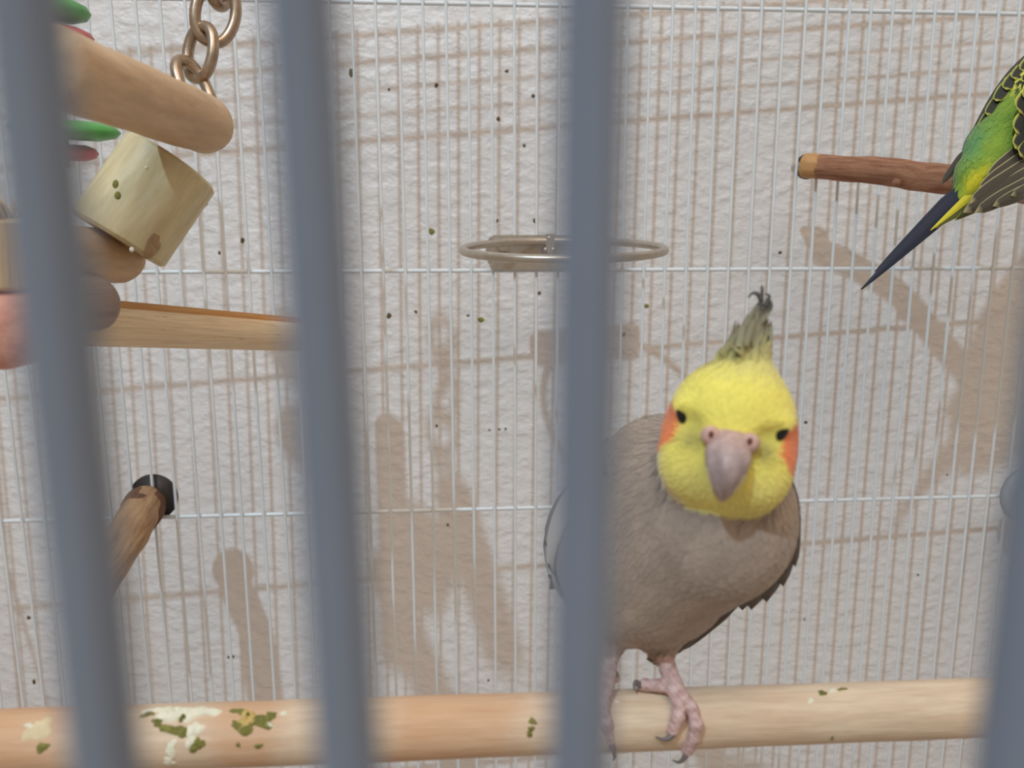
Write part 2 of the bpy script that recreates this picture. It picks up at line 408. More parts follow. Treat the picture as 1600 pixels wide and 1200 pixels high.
# ------------------------------------------------------------------ cage
cage = thing('bird_cage', 'white wire bird cage with front bars coloured grey as in shade, close to the viewer', 'bird cage', (0, -210, -420))
def shared(name, me, loc, parent, scale=None):
    o = bpy.data.objects.new(name, me); COL.objects.link(o); o.parent = parent
    o.location = ((np.asarray(loc) - np.array(parent['_o'])) / 1000).tolist(); return o
ZLO, ZHI = -400.0, 214.0
def bar_mesh(name, axis, length, r, seg, mat):
    P = np.zeros((4, 3)); P[:, axis] = (0, .01, length - .01, length); P[:, axis] -= 0 if axis == 2 else length / 2
    V, F, _ = tube(P, r, seg); me = bpy.data.meshes.new(name); me.from_pydata((V / 1000).tolist(), [], F); me.materials.append(mat)
    me.polygons.foreach_set('use_smooth', [len(p.vertices) == 4 for p in me.polygons]); return me
PITCH, ROW = 12.7, 145.71
wm = bar_mesh('wire', 2, ZHI - ZLO, 0.85, 10, m_wire)
for k in range(-29, 30):
    shared('wire', wm, (PITCH * k + random.uniform(-.35, .35), 0, ZLO), cage)
HW = PITCH * 29 + 4
cmh = bar_mesh('cross_wire', 0, 2 * HW, 1.25, 10, m_wire)
cmt = bar_mesh('thin_cross_wire', 0, 2 * HW, 0.8, 8, m_wire)
for z in (ROW, 0, -ROW, -2 * ROW, 193, 209): shared('cross_wire', cmh, (0, 1.9, z), cage)
for z in (161.5, 177): shared('cross_wire', cmt, (0, 1.6, z), cage)
fm = bar_mesh('front_bar', 2, 68 - ZLO, 1.75, 24, m_bar)  # bars stop short out of view so the key light passes over them
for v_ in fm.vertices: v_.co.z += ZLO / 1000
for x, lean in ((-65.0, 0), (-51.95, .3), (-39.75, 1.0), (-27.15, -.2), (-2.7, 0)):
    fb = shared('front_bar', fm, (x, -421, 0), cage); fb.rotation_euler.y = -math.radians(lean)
fr_rail = bar_mesh('added_front_rail', 0, 2 * HW, 1.5, 12, m_bar); shared('added_front_rail', fr_rail, (0, -418, 68), cage)  # unseen rail, added on top of the shortened bars

# ------------------------------------------------------------------ bottom dowel perch
pa, pb = K(371, 1147, 222), K(1540, 1105, 248)
dirp = (pb - pa); A0, B0 = c2w(pa), c2w(pb); pv = (B0 - A0) / (B0 - A0)[0]
A0, B0 = A0 + pv * (-HW + 3 - A0[0]), A0 + pv * (HW - 3 - A0[0])          # from one side of the cage to the other
plen = np.linalg.norm(B0 - A0)
def along_at(x):                                   # distance along the perch where its axis shows at pixel x
    t = np.linspace(0, 1, 2000); Q = (A0 + (B0 - A0) * t[:, None] - CAM) @ M.T
    return float(np.interp(x, 800 + FPX * Q[:, 0] / Q[:, 2], t * plen))
st = lambda x: along_at(x) / 1.0
stops = [(-60, .75), (30, 1.0), (110, .8), (180, .25), (330, .15), (385, .8), (440, .8), (470, .1), (585, .15), (650, 1.0), (790, .85), (850, .2), (960, .0), (1170, .15), (1215, .28), (1300, .02), (1600, .12)]
m_perch = wood('dowel_wood', s2l(228, 208, 182), s2l(212, 186, 158), along=0.02, across=0.3, patches=0.3,
               stains={'length': plen + 10, 'stops': [((st(x) + 7) / (plen + 10), v) for x, v in stops], 'color': s2l(204, 132, 66)})
for X, zz in ((-HW, A0[2]), (HW, B0[2])):             # open side frames that carry it
    for z in (211, zz, ZLO + 2):
        V, F, G = tube([(X, -300 if z > 100 else -421, z), (X, 2, z)], 1.3, 10); mesh_obj('side_rail', V, F, m_wire, cage)
    V, F, G = tube([(X, -421, ZLO), (X, -421, 68)], 1.6, 12); mesh_obj('corner_post', V, F, m_wire, cage)
    V, F, G = tube([(X, 0, ZLO), (X, 0, ZHI)], 1.6, 12); mesh_obj('corner_post', V, F, m_wire, cage)
    V, F, G = tube([(X, -421, 68), (X, -300, 211)], 1.3, 10); mesh_obj('side_rail', V, F, m_wire, cage)
perch = thing('wooden_perch', "thick pale dowel perch with droppings, under the grey bird's feet", 'perch', (A0 + B0) / 2)
V, F, G = tube(np.linspace(A0, B0, 60), 8.75, 32, wob=0.006, dome=(.3, .3))
mesh_obj('dowel', V, F, m_perch, perch, grain=G)
pax = (B0 - A0) / plen
def on_perch(x, y):                                # front surface point seen at pixel (x, y)
    d = ray(x, y); d = d / np.linalg.norm(d); o = CAM - A0
    dd = d - pax * (d @ pax); oo = o - pax * (o @ pax)
    a, bq, c = dd @ dd, 2 * dd @ oo, oo @ oo - 8.75 ** 2; D = bq * bq - 4 * a * c
    t = (-bq - math.sqrt(max(D, 0))) / (2 * a); p = CAM + d * t
    ax = A0 + pax * ((p - A0) @ pax); n = p - ax; return p, n / np.linalg.norm(n)
def blob(p, n, rx, ry, h, seed, rot=0.0):
    r = np.random.default_rng(seed); t1 = pax * math.cos(rot) + np.cross(n, pax) * math.sin(rot); t1 -= n * (t1 @ n); t1 /= np.linalg.norm(t1); t2 = np.cross(n, t1)
    nr, na = 6, 26; ph = r.uniform(0, 6.28, 5); V = []; F = []
    for i in range(nr + 1):
        for j in range(na):
            a = 2 * math.pi * j / na; e = 1 + .2 * math.sin(2 * a + ph[0]) + .16 * math.sin(3 * a + ph[1]) + .12 * math.sin(5 * a + ph[2]) + .08 * math.sin(8 * a + ph[3])
            rr = e * (i + .01) / nr; q = p + t1 * rx * rr * math.cos(a) + t2 * ry * rr * math.sin(a)
            ax = A0 + pax * ((q - A0) @ pax); u = q - ax; u /= np.linalg.norm(u)
            hh = h * max(0, 1 - (i / nr) ** 2.5) * (1 + .35 * math.sin(i * 2.1 + 3 * a + ph[4])) - (.25 if i == nr else 0)
            V.append(ax + u * (8.75 + hh))
    for i in range(nr):
        for j in range(na): F.append((i * na + j, (i + 1) * na + j, (i + 1) * na + (j + 1) % na, i * na + (j + 1) % na))
    F.append(tuple(range(na))); return np.array(V), F
DROPS = [(262, 1116, 22, 13, .9, 'w'), (292, 1114, 20, 13, .7, 'w'), (318, 1112, 22, 11, .8, 'w'), (304, 1140, 12, 13, .5, 'w'), (298, 1158, 9, 9, .4, 'w'),
         (268, 1172, 9, 14, .5, 'w'), (264, 1190, 9, 8, .4, 'w'), (246, 1128, 9, 6, .6, 'g'), (272, 1140, 22, 8, .35, 'g'), (286, 1122, 6, 6, 1.0, 'g'), (308, 1164, 11, 11, .5, 'g'),
         (232, 1116, 9, 5, .5, 'g'), (240, 1110, 14, 6, .5, 'w'), (286, 1146, 10, 6, .4, 'g'),
         (386, 1124, 17, 14, .9, 'y'), (380, 1136, 22, 9, .6, 'g'), (408, 1128, 20, 9, .7, 'g'), (422, 1120, 10, 9, .6, 'g'), (374, 1112, 14, 6, .5, 'g'), (388, 1119, 4, 4, 1.3, 'g'),
         (420, 1132, 8, 4, .6, 'w'), (444, 1115, 7, 4, .5, 'w'), (404, 1166, 6, 4, .3, 'g'), (372, 1164, 4, 3, .3, 'g'),
         (832, 1127, 6, 6, .5, 'g'), (830, 1139, 5, 5, .5, 'g'), (827, 1147, 5, 5, .5, 'g'), (1285, 1083, 9, 5, .5, 'g'), (1300, 1079, 9, 4, .6, 'w'), (1267, 1095, 6, 5, .4, 'w'),
         (1316, 1077, 9, 3, .4, 'g'), (66, 1168, 10, 7, .3, 'g'), (60, 1140, 16, 22, .25, 'p'), (46, 1134, 8, 4, .4, 'w'), (1300, 1153, 2, 5, .5, 'g'), (964, 1096, 4, 4, .3, 'w')]
for i, (x, y, rx, ry, h, c) in enumerate(DROPS):
    p, n = on_perch(x, y); mm = 0.19
    V, F = blob(p, n, rx * mm, ry * mm, h, i, random.uniform(-.3, .3))
    mesh_obj('dropping', V, F, {'w': m_drop_w, 'g': m_drop_g, 'y': m_drop_y, 'p': m_drop_p}[c], perch)

# ------------------------------------------------------------------ grooved dowel perch on the back wires (left)
ga, gb = W(118, 502, 290), on_grid(508, 525, -2)
gax = (gb - ga) / np.linalg.norm(gb - ga)
gp = thing('grooved_perch', 'short pale dowel perch with a slot along its top, behind the hanging toy', 'perch', gb)
R_ = 9.2
upv = np.array([0, 0, 1.0]) - gax * gax[2]; upv /= np.linalg.norm(upv); frv = np.cross(gax, upv)
if frv[1] > 0: frv = -frv                          # towards the viewer
def ring_pts(c, angs, r): return [c + (frv * math.cos(a) + upv * math.sin(a)) * r for a in angs]
a0, a1 = math.radians(40), math.radians(82)
outer = np.linspace(a1, a0 + 2 * math.pi, 30)
nst = 24; V, G = [], []
for i in range(nst + 1):
    t = i / nst; c = ga + (gb - ga) * t; dep = R_ * (.42 if .10 < t < .93 else 0.02)
    sl = [c + (frv * math.cos(a0) + upv * math.sin(a0)) * R_ - upv * dep, c + (frv * math.cos(a1) + upv * math.sin(a1)) * R_ - upv * dep]
    pts = ring_pts(c, outer, R_) + sl
    V += pts; G += [(t * 180, (p - c) @ frv, (p - c) @ upv) for p in pts]
m_ = len(outer) + 2; F = []; FI = []
for i in range(nst):
    for j in range(m_):
        q = (i * m_ + j, i * m_ + (j + 1) % m_, (i + 1) * m_ + (j + 1) % m_, (i + 1) * m_ + j)
        (FI if j >= len(outer) - 1 else F).append(q)
F += [tuple(range(m_))[::-1], tuple(nst * m_ + j for j in range(m_))]
mesh_obj('dowel', V, F, m_groove, gp, grain=G)
used = sorted({i for f in FI for i in f}); mp = {k: i for i, k in enumerate(used)}
V = np.array(V)[used]; G = np.array(G)[used]
mesh_obj('slot', V, [tuple(mp[i] for i in f) for f in FI], m_groove_in, gp, smooth=False, grain=G)
c = gb + np.array([0, 5.0, 0]); V, F, G = tube([gb + np.array([0, 3.6, 0]), gb + np.array([0, 6.2, 0])], 13, 24); mesh_obj('washer', V, F, m_washer, gp) if False else None

# ------------------------------------------------------------------ branch perches
def branch(name, label, pts, R, mat, n=36, wob=0.05, endmat=None, seg=24, washer=None, wmat=m_washer):
    P = resample(pts, n); rr = np.interp(np.linspace(0, 1, n), np.linspace(0, 1, len(R)), R)
    t = thing(name, label, 'perch', P[0])
    V, F, G = tube(P, rr, seg, wob=wob, dome=(.12, .45)); mesh_obj('branch', V, F, mat, t, grain=G)
    if endmat:
        d = (P[1] - P[0]) / np.linalg.norm(P[1] - P[0])
        V, F, G = tube([P[0] - d * 1.6, P[0] - d * .2, P[0] + d * 5.0, P[0] + d * 9], [rr[0] * .86, rr[0] * 1.04, rr[0] * 1.05, rr[0] * .92], seg, wob=.03, dome=(.25, 0)); mesh_obj('cut_end', V, F, endmat, t, grain=G)
    if washer:
        g = np.array(P[0]); g[1] = 0; off = np.array([washer[1], 0, washer[2]])
        V, F, G = tube([g + off + np.array([0, 3.2, 0]), g + off + np.array([0, 5.6, 0])], washer[0], 32); part_label(mesh_obj('washer', V, F, wmat, t), 'dark round washer')
        V, F, G = tube([g + np.array([0, -2.0, 0]), g + np.array([0, 7, 0]), g + np.array([0, 11, 0])], [3, 3, 3], 12, dome=(0, .3)); mesh_obj('bolt', V, F, m_steel, t)
    return t
b1 = branch('branch_perch', 'reddish brown bark branch perch carrying the green bird', [on_grid(1258, 259, -2.0), W(1380, 268, 435), W(1480, 281, 403), W(1600, 291, 368), W(1720, 301, 340)],
            [7.0, 7.4, 7.6, 8.0, 8.2], m_bark, 44, 0.03, m_cut, washer=(7.4, 4.4, 0.2))
for x, y, d, r in ((1405, 285, 428, 2.6), (1340, 262, 450, 1.6), (1555, 302, 380, 1.8)):
    p = W(x, y, d - 4.5); V, F, _ = ellipsoid(p, np.eye(3), (r * 1.6, r, r), 14, 8); mesh_obj('knot', V, F, m_bark, b1, grain=(V - p) * np.array([1, 1, 1]))
b2 = branch('branch_perch', 'tan branch perch with dark washer, pointing down at the lower left', [on_grid(229, 786, -2.0), W(204, 826, 432), W(172, 872, 415), W(142, 915, 400)],
            [10.8, 11.2, 11.6, 11.4], m_bark2, 36, 0.035, None, washer=(14.0, 2.0, 1.6))
P0 = on_grid(229, 786, -2.0); P1 = W(204, 826, 432); dv = (P1 - P0) / np.linalg.norm(P1 - P0)
V, F, G = tube([P0 - dv * .4, P0 + dv * 3, P0 + dv * 9, P0 + dv * 14, P0 + dv * 17], [10.9, 11.5, 11.6, 11.5, 11.0], 24, wob=.03); part_label(mesh_obj('bark', V, F, m_brownbark, b2, grain=G), 'dark brown bark left at the end')
b3 = branch('branch_perch', 'stub of a perch with round grey washer on the back wires, at right edge', [on_grid(1612, 772, -2.0), W(1660, 790, 450), W(1730, 830, 420)], [10.5, 11, 11], m_bark2, 20, 0.03)
g = on_grid(1603, 771, 0)
V, F, G = tube([g + np.array([0, -7.0, 0]), g + np.array([0, -6.0, 0]), g + np.array([0, -1.5, 0])], [17.0, 18.4, 18.6], 36); part_label(mesh_obj('washer', V, F, m_greywasher, b3), 'round grey washer')

# ------------------------------------------------------------------ cup holder ring
pbk, pfr = K(881, 375, 0), None
dg = (on_grid(881, 376, -5) - CAM) @ M.T
db = dg[2]; Pb = K(881, 376.5, db); Pf = K(881, 405, db - 100); cc = (Pb + Pf) / 2; e2 = (Pf - Pb) / 2; e1 = np.array([cc[2] * 157 / FPX, 0, 0])
th = np.linspace(0, 2 * math.pi, 72, endpoint=False)
ringP = c2w(np.array([cc + e1 * math.cos(a) + e2 * math.sin(a) for a in th]))
fr = thing('cup_holder', 'empty steel cup holder ring with a flat bracket on the back wires', 'cup holder', c2w(Pb))
V, F, G = tube(ringP, 2.1, 12, closed=True); mesh_obj('ring', V, F, m_steel, fr)
gpx = lambda x, y, Y: on_grid(x, y, Y)
poly = [gpx(x, y, -1.0) for x, y in ((770, 368), (946, 368), (952, 374), (952, 408), (940, 420.5), (772, 420.5), (763, 412), (759, 400), (759, 378))]
V, F, G = extrude(poly, np.array([0, -1.3, 0])); mesh_obj('bracket', V, F, m_steel, fr, smooth=False)
for y0, y1 in ((367.5, 374.5), (411, 420.5)):      # folded flanges above and below the channel
    poly = [gpx(x, y, -2.3) for x, y in ((772, y0), (946, y0), (949, (y0 + y1) / 2), (946, y1), (768, y1), (764, (y0 + y1) / 2))]
    V, F, G = extrude(poly, np.array([0, -3.2, 0])); mesh_obj('flange', V, F, m_steel, fr, smooth=False)
poly = [gpx(x, y, -2.3) for x, y in ((790, 378), (794, 392), (781, 392), (777, 386))]
V, F, G = extrude(poly, np.array([0, -4.5, 0])); mesh_obj('tab', V, F, m_steel, fr, smooth=False)
poly = [gpx(x, y, -2.3) for x, y in ((853, 365.5), (864, 365.5), (866, 378), (863, 397), (854, 397), (851, 378))]
V, F, G = extrude(poly, np.array([0, -5.0, 0])); mesh_obj('clip', V, F, m_steel, fr, smooth=False)
for x, y in ((852.5, 390), (864.5, 390), (858.5, 372)):
    p = gpx(x, y, -6.5); V, F, G = ellipsoid(p, np.eye(3), (1.5, 1.2, 1.5), 14, 8); mesh_obj('rivet', V, F, m_steel, fr)

# ------------------------------------------------------------------ hanging toy
toy = thing('hanging_bird_toy', 'hanging chew toy of wooden dowels, wood blocks and plastic beads on a chain', 'bird toy', W(330, -60, 284))
def rung(name, pa, pb, r, mat, wob=.012, dome=(.5, .5), seg=32):
    V, F, G = tube(np.linspace(pa, pb, 14), r, seg, wob=wob, dome=dome); return mesh_obj(name, V, F, mat, toy, grain=G)
rung('rung', W(84, 104, 213), W(320, 194, 302), 11.1, m_toywood, dome=(.5, .62))
part_label(rung('rung', W(50, 398, 257), W(186, 400, 314), 10.6, m_toywood, dome=(.4, .62)), 'lower dowel rung with rounded end')
part_label(rung('wood_block', W(-6, 517, 226), W(66, 498, 240), 11.6, m_pink, wob=.02, dome=(.5, .7)), 'pink dyed wooden block')
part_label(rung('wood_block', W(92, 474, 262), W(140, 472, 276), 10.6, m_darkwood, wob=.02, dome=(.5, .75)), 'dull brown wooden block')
def block(name, ca, cb, r, mat, hole=True, bev=1.2):
    ca, cb = np.asarray(ca), np.asarray(cb); d = (cb - ca) / np.linalg.norm(cb - ca)
    P = [ca + d * 4, ca + d * .05, ca, ca + d * .02, ca + d * bev, cb - d * bev, cb - d * .02, cb, cb - d * .05, cb - d * 4]
    R = [r * .16, r * .16, r * .18, r - bev, r, r, r - bev, r * .18, r * .16, r * .16]
    P = np.array(P); n = len(P); seg = 40; T = d; A = np.cross(d, [0.2, 0.1, 1]); A /= np.linalg.norm(A); B = np.cross(d, A); V, G = [], []
    for i in range(n):
        for j in range(seg):
            a = 2 * math.pi * j / seg; rr = R[i] * (1 + .012 * math.sin(2 * a + 1) + .008 * math.sin(5 * a)); V.append(P[i] + A * rr * math.cos(a) + B * rr * math.sin(a)); G.append(((P[i] - ca) @ d, rr * math.cos(a), rr * math.sin(a)))
    F = [(i * seg + j, i * seg + (j + 1) % seg, (i + 1) * seg + (j + 1) % seg, (i + 1) * seg + j) for i in range(n - 1) for j in range(seg)]
    F += [tuple(range(seg))[::-1], tuple((n - 1) * seg + j for j in range(seg))]
    me = mesh_obj(name, V, F, mat, toy, grain=G)
    for p in me.data.polygons: p.use_smooth = True
    md = me.modifiers.new('edges', 'EDGE_SPLIT'); md.split_angle = math.radians(35)
    return me
Bk0, Bk1 = K(269, 253, 301), K(184, 376, 296)      # axis ends of the big block, camera space
blk = block('wood_block', c2w(Bk0), c2w(Bk1), 18.6, m_block)
part_label(blk, 'big pale round wooden block below the upper rung')
# chewed notch and seeds on the block
def on_block(x, y, a, b, r):
    o, d = np.zeros(3), K(x, y, 1.0); d = d / np.linalg.norm(d); ax = (b - a) / np.linalg.norm(b - a); oo = o - a
    dd = d - ax * (d @ ax); o2 = oo - ax * (oo @ ax); A_, B_, C_ = dd @ dd, 2 * dd @ o2, o2 @ o2 - r * r; D = max(0, B_ * B_ - 4 * A_ * C_)
    return d * (-B_ - math.sqrt(D)) / (2 * A_)
for x, y, rx, ry, mt in ((181, 289, 1.2, 1.9, m_drop_g), (184, 306, 1.2, 1.6, m_drop_g), (206, 390, .9, 1.0, m_drop_w), (229, 262, .6, .7, m_drop_w)):
    p = c2w(on_block(x, y, Bk0, Bk1, 18.5)); V, F, _ = ellipsoid(p, [M[0], -M[1], M[2]], (rx, ry, .7), 14, 8); mesh_obj('dried_dropping', V, F, mt, blk)
pn = on_block(238, 384, Bk0, Bk1, 18.5); axb = (Bk1 - Bk0) / np.linalg.norm(Bk1 - Bk0); nb = pn - Bk0; nb = nb - axb * (nb @ axb); nb /= np.linalg.norm(nb)
V, F, G = ellipsoid(c2w(pn), [axb @ M, np.cross(axb, nb) @ M, nb @ M], (5.2, 3.3, .35), 18, 8)
V = V + (V - c2w(pn)) * (.22 * noise3(V, 1.1, 4))[:, None]
part_label(mesh_obj('chewed_patch', V, F, m_block_dark, blk, grain=G * np.array([1, 1, 1])), 'darker chewed patch')
# cream block with frayed top at the left edge
ca, cb = W(-18, 338, 226), W(-12, 449, 230)
crb = block('wood_block', ca, cb, 12.2, m_cream); part_label(crb, 'cream wooden block with frayed top')
ms = []
upw = (ca - cb) / np.linalg.norm(ca - cb)
for i in range(70):
    a = random.uniform(0, 6.28); r = 12.4 * math.sqrt(random.uniform(.3, 1)); q = ca + M[0] * r * math.cos(a) + M[2] * r * math.sin(a)
    l = random.uniform(1.5, 5); e = q + upw * l + M[0] * random.uniform(-2, 2.4) + M[2] * random.uniform(-2, 2); ms.append(tube([q - upw * 2, (q + e) / 2 + M[0] * random.uniform(-.5, .5), e], [.8, .6, .2], 5))
V, F, G = join(*ms); fz = mesh_obj('frayed_fibres', V, F, m_cream, crb, grain=G); fz['kind'] = 'stuff'
# beads on a cord behind the upper rung
cord = resample([W(62, -60, 333), W(72, 20, 333), W(92, 120, 333), W(102, 212, 333), W(104, 262, 333)], 20)
V, F, G = tube(cord, 1.2, 8); mesh_obj('cord', V, F, m_cord, toy)
def disc(name, x, y, d, r, h, mat, tilt=0.0):
    d *= 1.11; r *= 1.11; h *= 1.11; c = K(x, y, d); n = np.array([math.sin(tilt), -math.cos(tilt), -.28]); n /= np.linalg.norm(n)
    P = [c - n * h, c - n * h * .6, c, c + n * h * .6, c + n * h]; V, F, G = tube(c2w(np.array(P)), [r * .6, r * .9, r, r * .9, r * .6], 32, dome=(0, 0)); return mesh_obj(name, V, F, mat, toy)
disc('green_bead', 72, 12, 300, 15.5, 4.2, m_green, .12)
disc('red_bead', 84, 52, 300, 14.0, 3.2, m_red, .12)
disc('green_bead', 102, 203, 300, 19.5, 3.6, m_green, .06)
disc('red_bead', 104, 238, 300, 11.2, 3.0, m_red, .06)
# chain
def link(cx, cy, d, hl, hw, roll, turn, r=2.0, sq=1.0):
    d *= 1.11; hl *= 1.11; hw *= 1.11; r *= 1.11; c = K(cx, cy, d); P = []
    for a in np.linspace(0, 2 * math.pi, 40, endpoint=False):
        x = hw * math.copysign(abs(math.cos(a)) ** .85, math.cos(a)); y = hl * math.sin(a)
        q = np.array([x * math.cos(turn), y, x * math.sin(turn)]); P.append(c + np.array([q[0] * math.cos(roll) - q[1] * math.sin(roll), q[0] * math.sin(roll) + q[1] * math.cos(roll), q[2]]))
    V, F, G = tube(c2w(np.array(P)), r, 12, closed=True); return mesh_obj('chain_link', V, F, m_nickel, toy)
link(305, 140, 272, 11.2, 5.6, -0.40, 1.0)
link(313, 82, 276, 9.2, 6.0, 0.10, -0.42)
link(337, 20, 278, 10.6, 6.6, 0.22, 0.42)
link(342, -32, 280, 9.2, 5.6, 0.05, 1.25)
link(346, -82, 282, 9.2, 5.6, 0.05, -0.2)

# ------------------------------------------------------------------ cockatiel (modelled in camera-aligned mm, then placed)
ck = thing('cockatiel', 'grey cockatiel with yellow face, orange cheeks and crest, standing on the dowel perch', 'bird', W(1045, 1077, 238))
th_ = math.atan2(28, 154); RX = np.array([math.cos(th_), math.sin(th_), 0]); RY = np.array([-math.sin(th_), math.cos(th_), 0]); 
HC = K(1137, 692, 206); RZ = -HC / np.linalg.norm(HC); RX = RX - RZ * (RX @ RZ); RX /= np.linalg.norm(RX); RY = np.cross(RX, RZ) * 1.0; RY = RY if RY[1] > 0 else -RY
HB = np.stack([RX, RY, RZ])                        # head axes: bird-face right in picture, down, towards viewer
h2c = lambda x, y, z: HC + RX * x + RY * y + RZ * z
S1, S2 = K(1108, 806, 222), K(1008, 856, 244)
def f_body(P):
    d = f_ell(P, S1, (24.0, 25.0, 24))
    d = smin(d, f_ell(P, S2, (29.0, 29.5, 33)), 9)
    d = smin(d, f_ell(P, K(972, 850, 274), (26, 27, 30)), 10)
    d = smin(d, f_ell(P, K(1035, 742, 244), (19, 19, 20)), 10)
    d = smin(d, f_ell(P, K(965, 905, 300), (17, 15, 30)), 10)
    d = smin(d, f_cap(P, K(1030, 975, 240), K(1036, 1020, 236), 7.5, 3.0), 6)
    d = smin(d, f_cap(P, K(950, 975, 240), K(952, 1020, 236), 7.5, 3.0), 6)
    return d
def f_head(P):
    d = f_ell(P, HC + RY * 0.2, (17.6, 19.2, 19), HB)
    d = smin(d, f_ell(P, h2c(0, -9, 3), (14.6, 12.2, 15.5), HB), 4)
    for s in (-1, 1): d = smin(d, f_ell(P, h2c(s * 8.2, 6.5, 7.0), (8.2, 9.6, 8.6), HB), 3.5)
    d = smin(d, f_cap(P, h2c(.5, -12, -1), K(1176, 545, 206), 9.5, 4.0), 7)
    d = smin(d, f_cap(P, K(1176, 545, 206), K(1188, 505, 210), 4.0, 1.2), 3)
    for s in (-1, 1): d = smin(d, f_ell(P, h2c(s * 10.5, -6.8, 10.2), (4.4, 2.4, 4.6), HB), 2.5)   # brow above the eye
    for s in (-1, 1): d = -smin(-d, f_ell(P, h2c(s * 10.8, -2.6, 17.0), (4.0, 2.6, 3.4), HB), 2.5)  # dip between eye and beak
    return d
def f_bird(P): return smin(f_body(P), f_head(P), 2.6)
Y1, Y2, PALE, OR = (np.array(s2l(*c)) for c in ((248, 234, 116), (242, 228, 128), (236, 226, 192), (244, 138, 84)))
GREY, GREY2, OLIVE = (np.array(s2l(*c)) for c in ((172, 154, 140), (158, 142, 129), (146, 138, 84)))
sst = lambda x, a, b: (lambda t: t * t * (3 - 2 * t))(np.clip((x - a) / (b - a), 0, 1))
def ck_tint(P):
    q = (P - HC) @ HB.T; x, y, z = q.T; ax = np.abs(x)
    nz = noise3(P, .5, 1); c = GREY + (GREY2 - GREY) * (0.5 + .5 * nz)[:, None]
    warm = sst(P[:, 1] - S2[1], -12, 25); c = c * (1 + warm[:, None] * np.array([.05, .01, -.02]))
    fh, fb = f_head(P), f_body(P)
    r = np.sqrt((x / 18.2) ** 2 + ((y - 1) / 20.5) ** 2)
    face = sst(fb - fh + nz * .35, -1.4, .5) * sst(z + nz * .6, -6.5, -2.5)
    yel = Y1 + (Y2 - Y1) * sst(y + nz, 2, 12)[:, None]
    yel = yel + (PALE - yel) * (sst(r + nz * .03, .86, .99) * sst(-x, 5, 10) * sst(y, -1, 5))[:, None] * .95
    yel = yel + (np.array(s2l(214, 204, 128)) - yel) * (sst(-y + nz, 13, 21))[:, None] * .8; yel = yel + (np.array(s2l(150, 144, 116)) - yel) * (sst(-y + nz, 20, 29))[:, None] * .9
    ol = .8 * np.exp(-(((ax - 8.6) / 4.0) ** 2 + ((y - .4) / 3.2) ** 2)) * sst(z, 6, 10); yel = yel + (OLIVE - yel) * np.minimum(1, ol * 1.0)[:, None]  # olive feather bases beside the beak, with the shade of the recess tinted in
    ck_ = 1 - sst(((y + 1.2 + nz * .5) / 7.0) ** 2 + ((z - 7.0 + nz * .5) / 8.2) ** 2, .72, 1.1); ck_ = ck_ * sst(ax, 11.6, 13.6)
    yel = yel + (OR - yel) * ck_[:, None]
    return c + (yel - c) * face[:, None]
lo = np.min([HC - 26, S2 - np.array([44, 50, 45])], 0); hi = np.max([HC + 30, S2 + np.array([52, 44, 100])], 0)
VB, FB = surface(f_bird, lo, hi, 1.15)
mesh_obj('body', c2w(VB), FB, m_feather, ck, tint=ck_tint(VB))
BK = h2c(0.4, 1.5, 19.0)
def ck_flow(P):
    dh = P - (BK + RZ * 2); body = np.array([-.25, .9, .45]) + np.zeros_like(P)
    top = sst(-((P - HC) @ RY), 9, 17)[:, None]; dh = dh / (np.linalg.norm(dh, axis=1)[:, None]); dh = dh * (1 - top) + (-RY + RX * .35 - RZ * .25) * top * 1.6
    f = (f_head(P) < f_body(P))[:, None]; return np.where(f, dh, body)
def ck_size(P):
    f = f_head(P) < f_body(P); top = sst(-((P - HC) @ RY), 9, 18); return np.where(f, 2.1 + top * 3.2, 4.6), np.where(f, .42, 1.35)
keep = lambda P: (np.linalg.norm((P - h2c(0, 5, 22)) / np.array([6.2, 8.5, 9]), axis=1) > 1) & (np.linalg.norm(P - h2c(13.0, -4.7, 12.6), axis=1) > 2.9) & (np.linalg.norm(P - h2c(-13.0, -4.7, 12.6), axis=1) > 2.9)
V, F, T, NN = plumage(f_bird, VB, FB, ck_flow, ck_size, ck_tint, 17000, 0.022, keep)
o = mesh_obj('plumage', c2w(V), F, m_feather, ck, tint=T, normals=NN); o['kind'] = 'stuff'
# eyes
for s in (-1, 1):
    e = h2c(s * 12.3, -4.9, 13.4); ex = RX * math.cos(.75) * s + RZ * math.sin(.75); ey = RY; ez = np.cross(ex, ey)
    n = grad(f_head, e[None])[0]; e = e - n * f_head(e[None])[0]
    eo = mesh_obj('eye', *[*ellipsoid(c2w(e - n * .25), [(RX * .5 * s + RZ * .87) @ M * 1.0, (RY * .966 - RX * s * .22) @ M, (RZ * .5 - RX * .87 * s) @ M], (0.8, 2.3, 1.5), 20, 14)][:2], m_eye, ck)
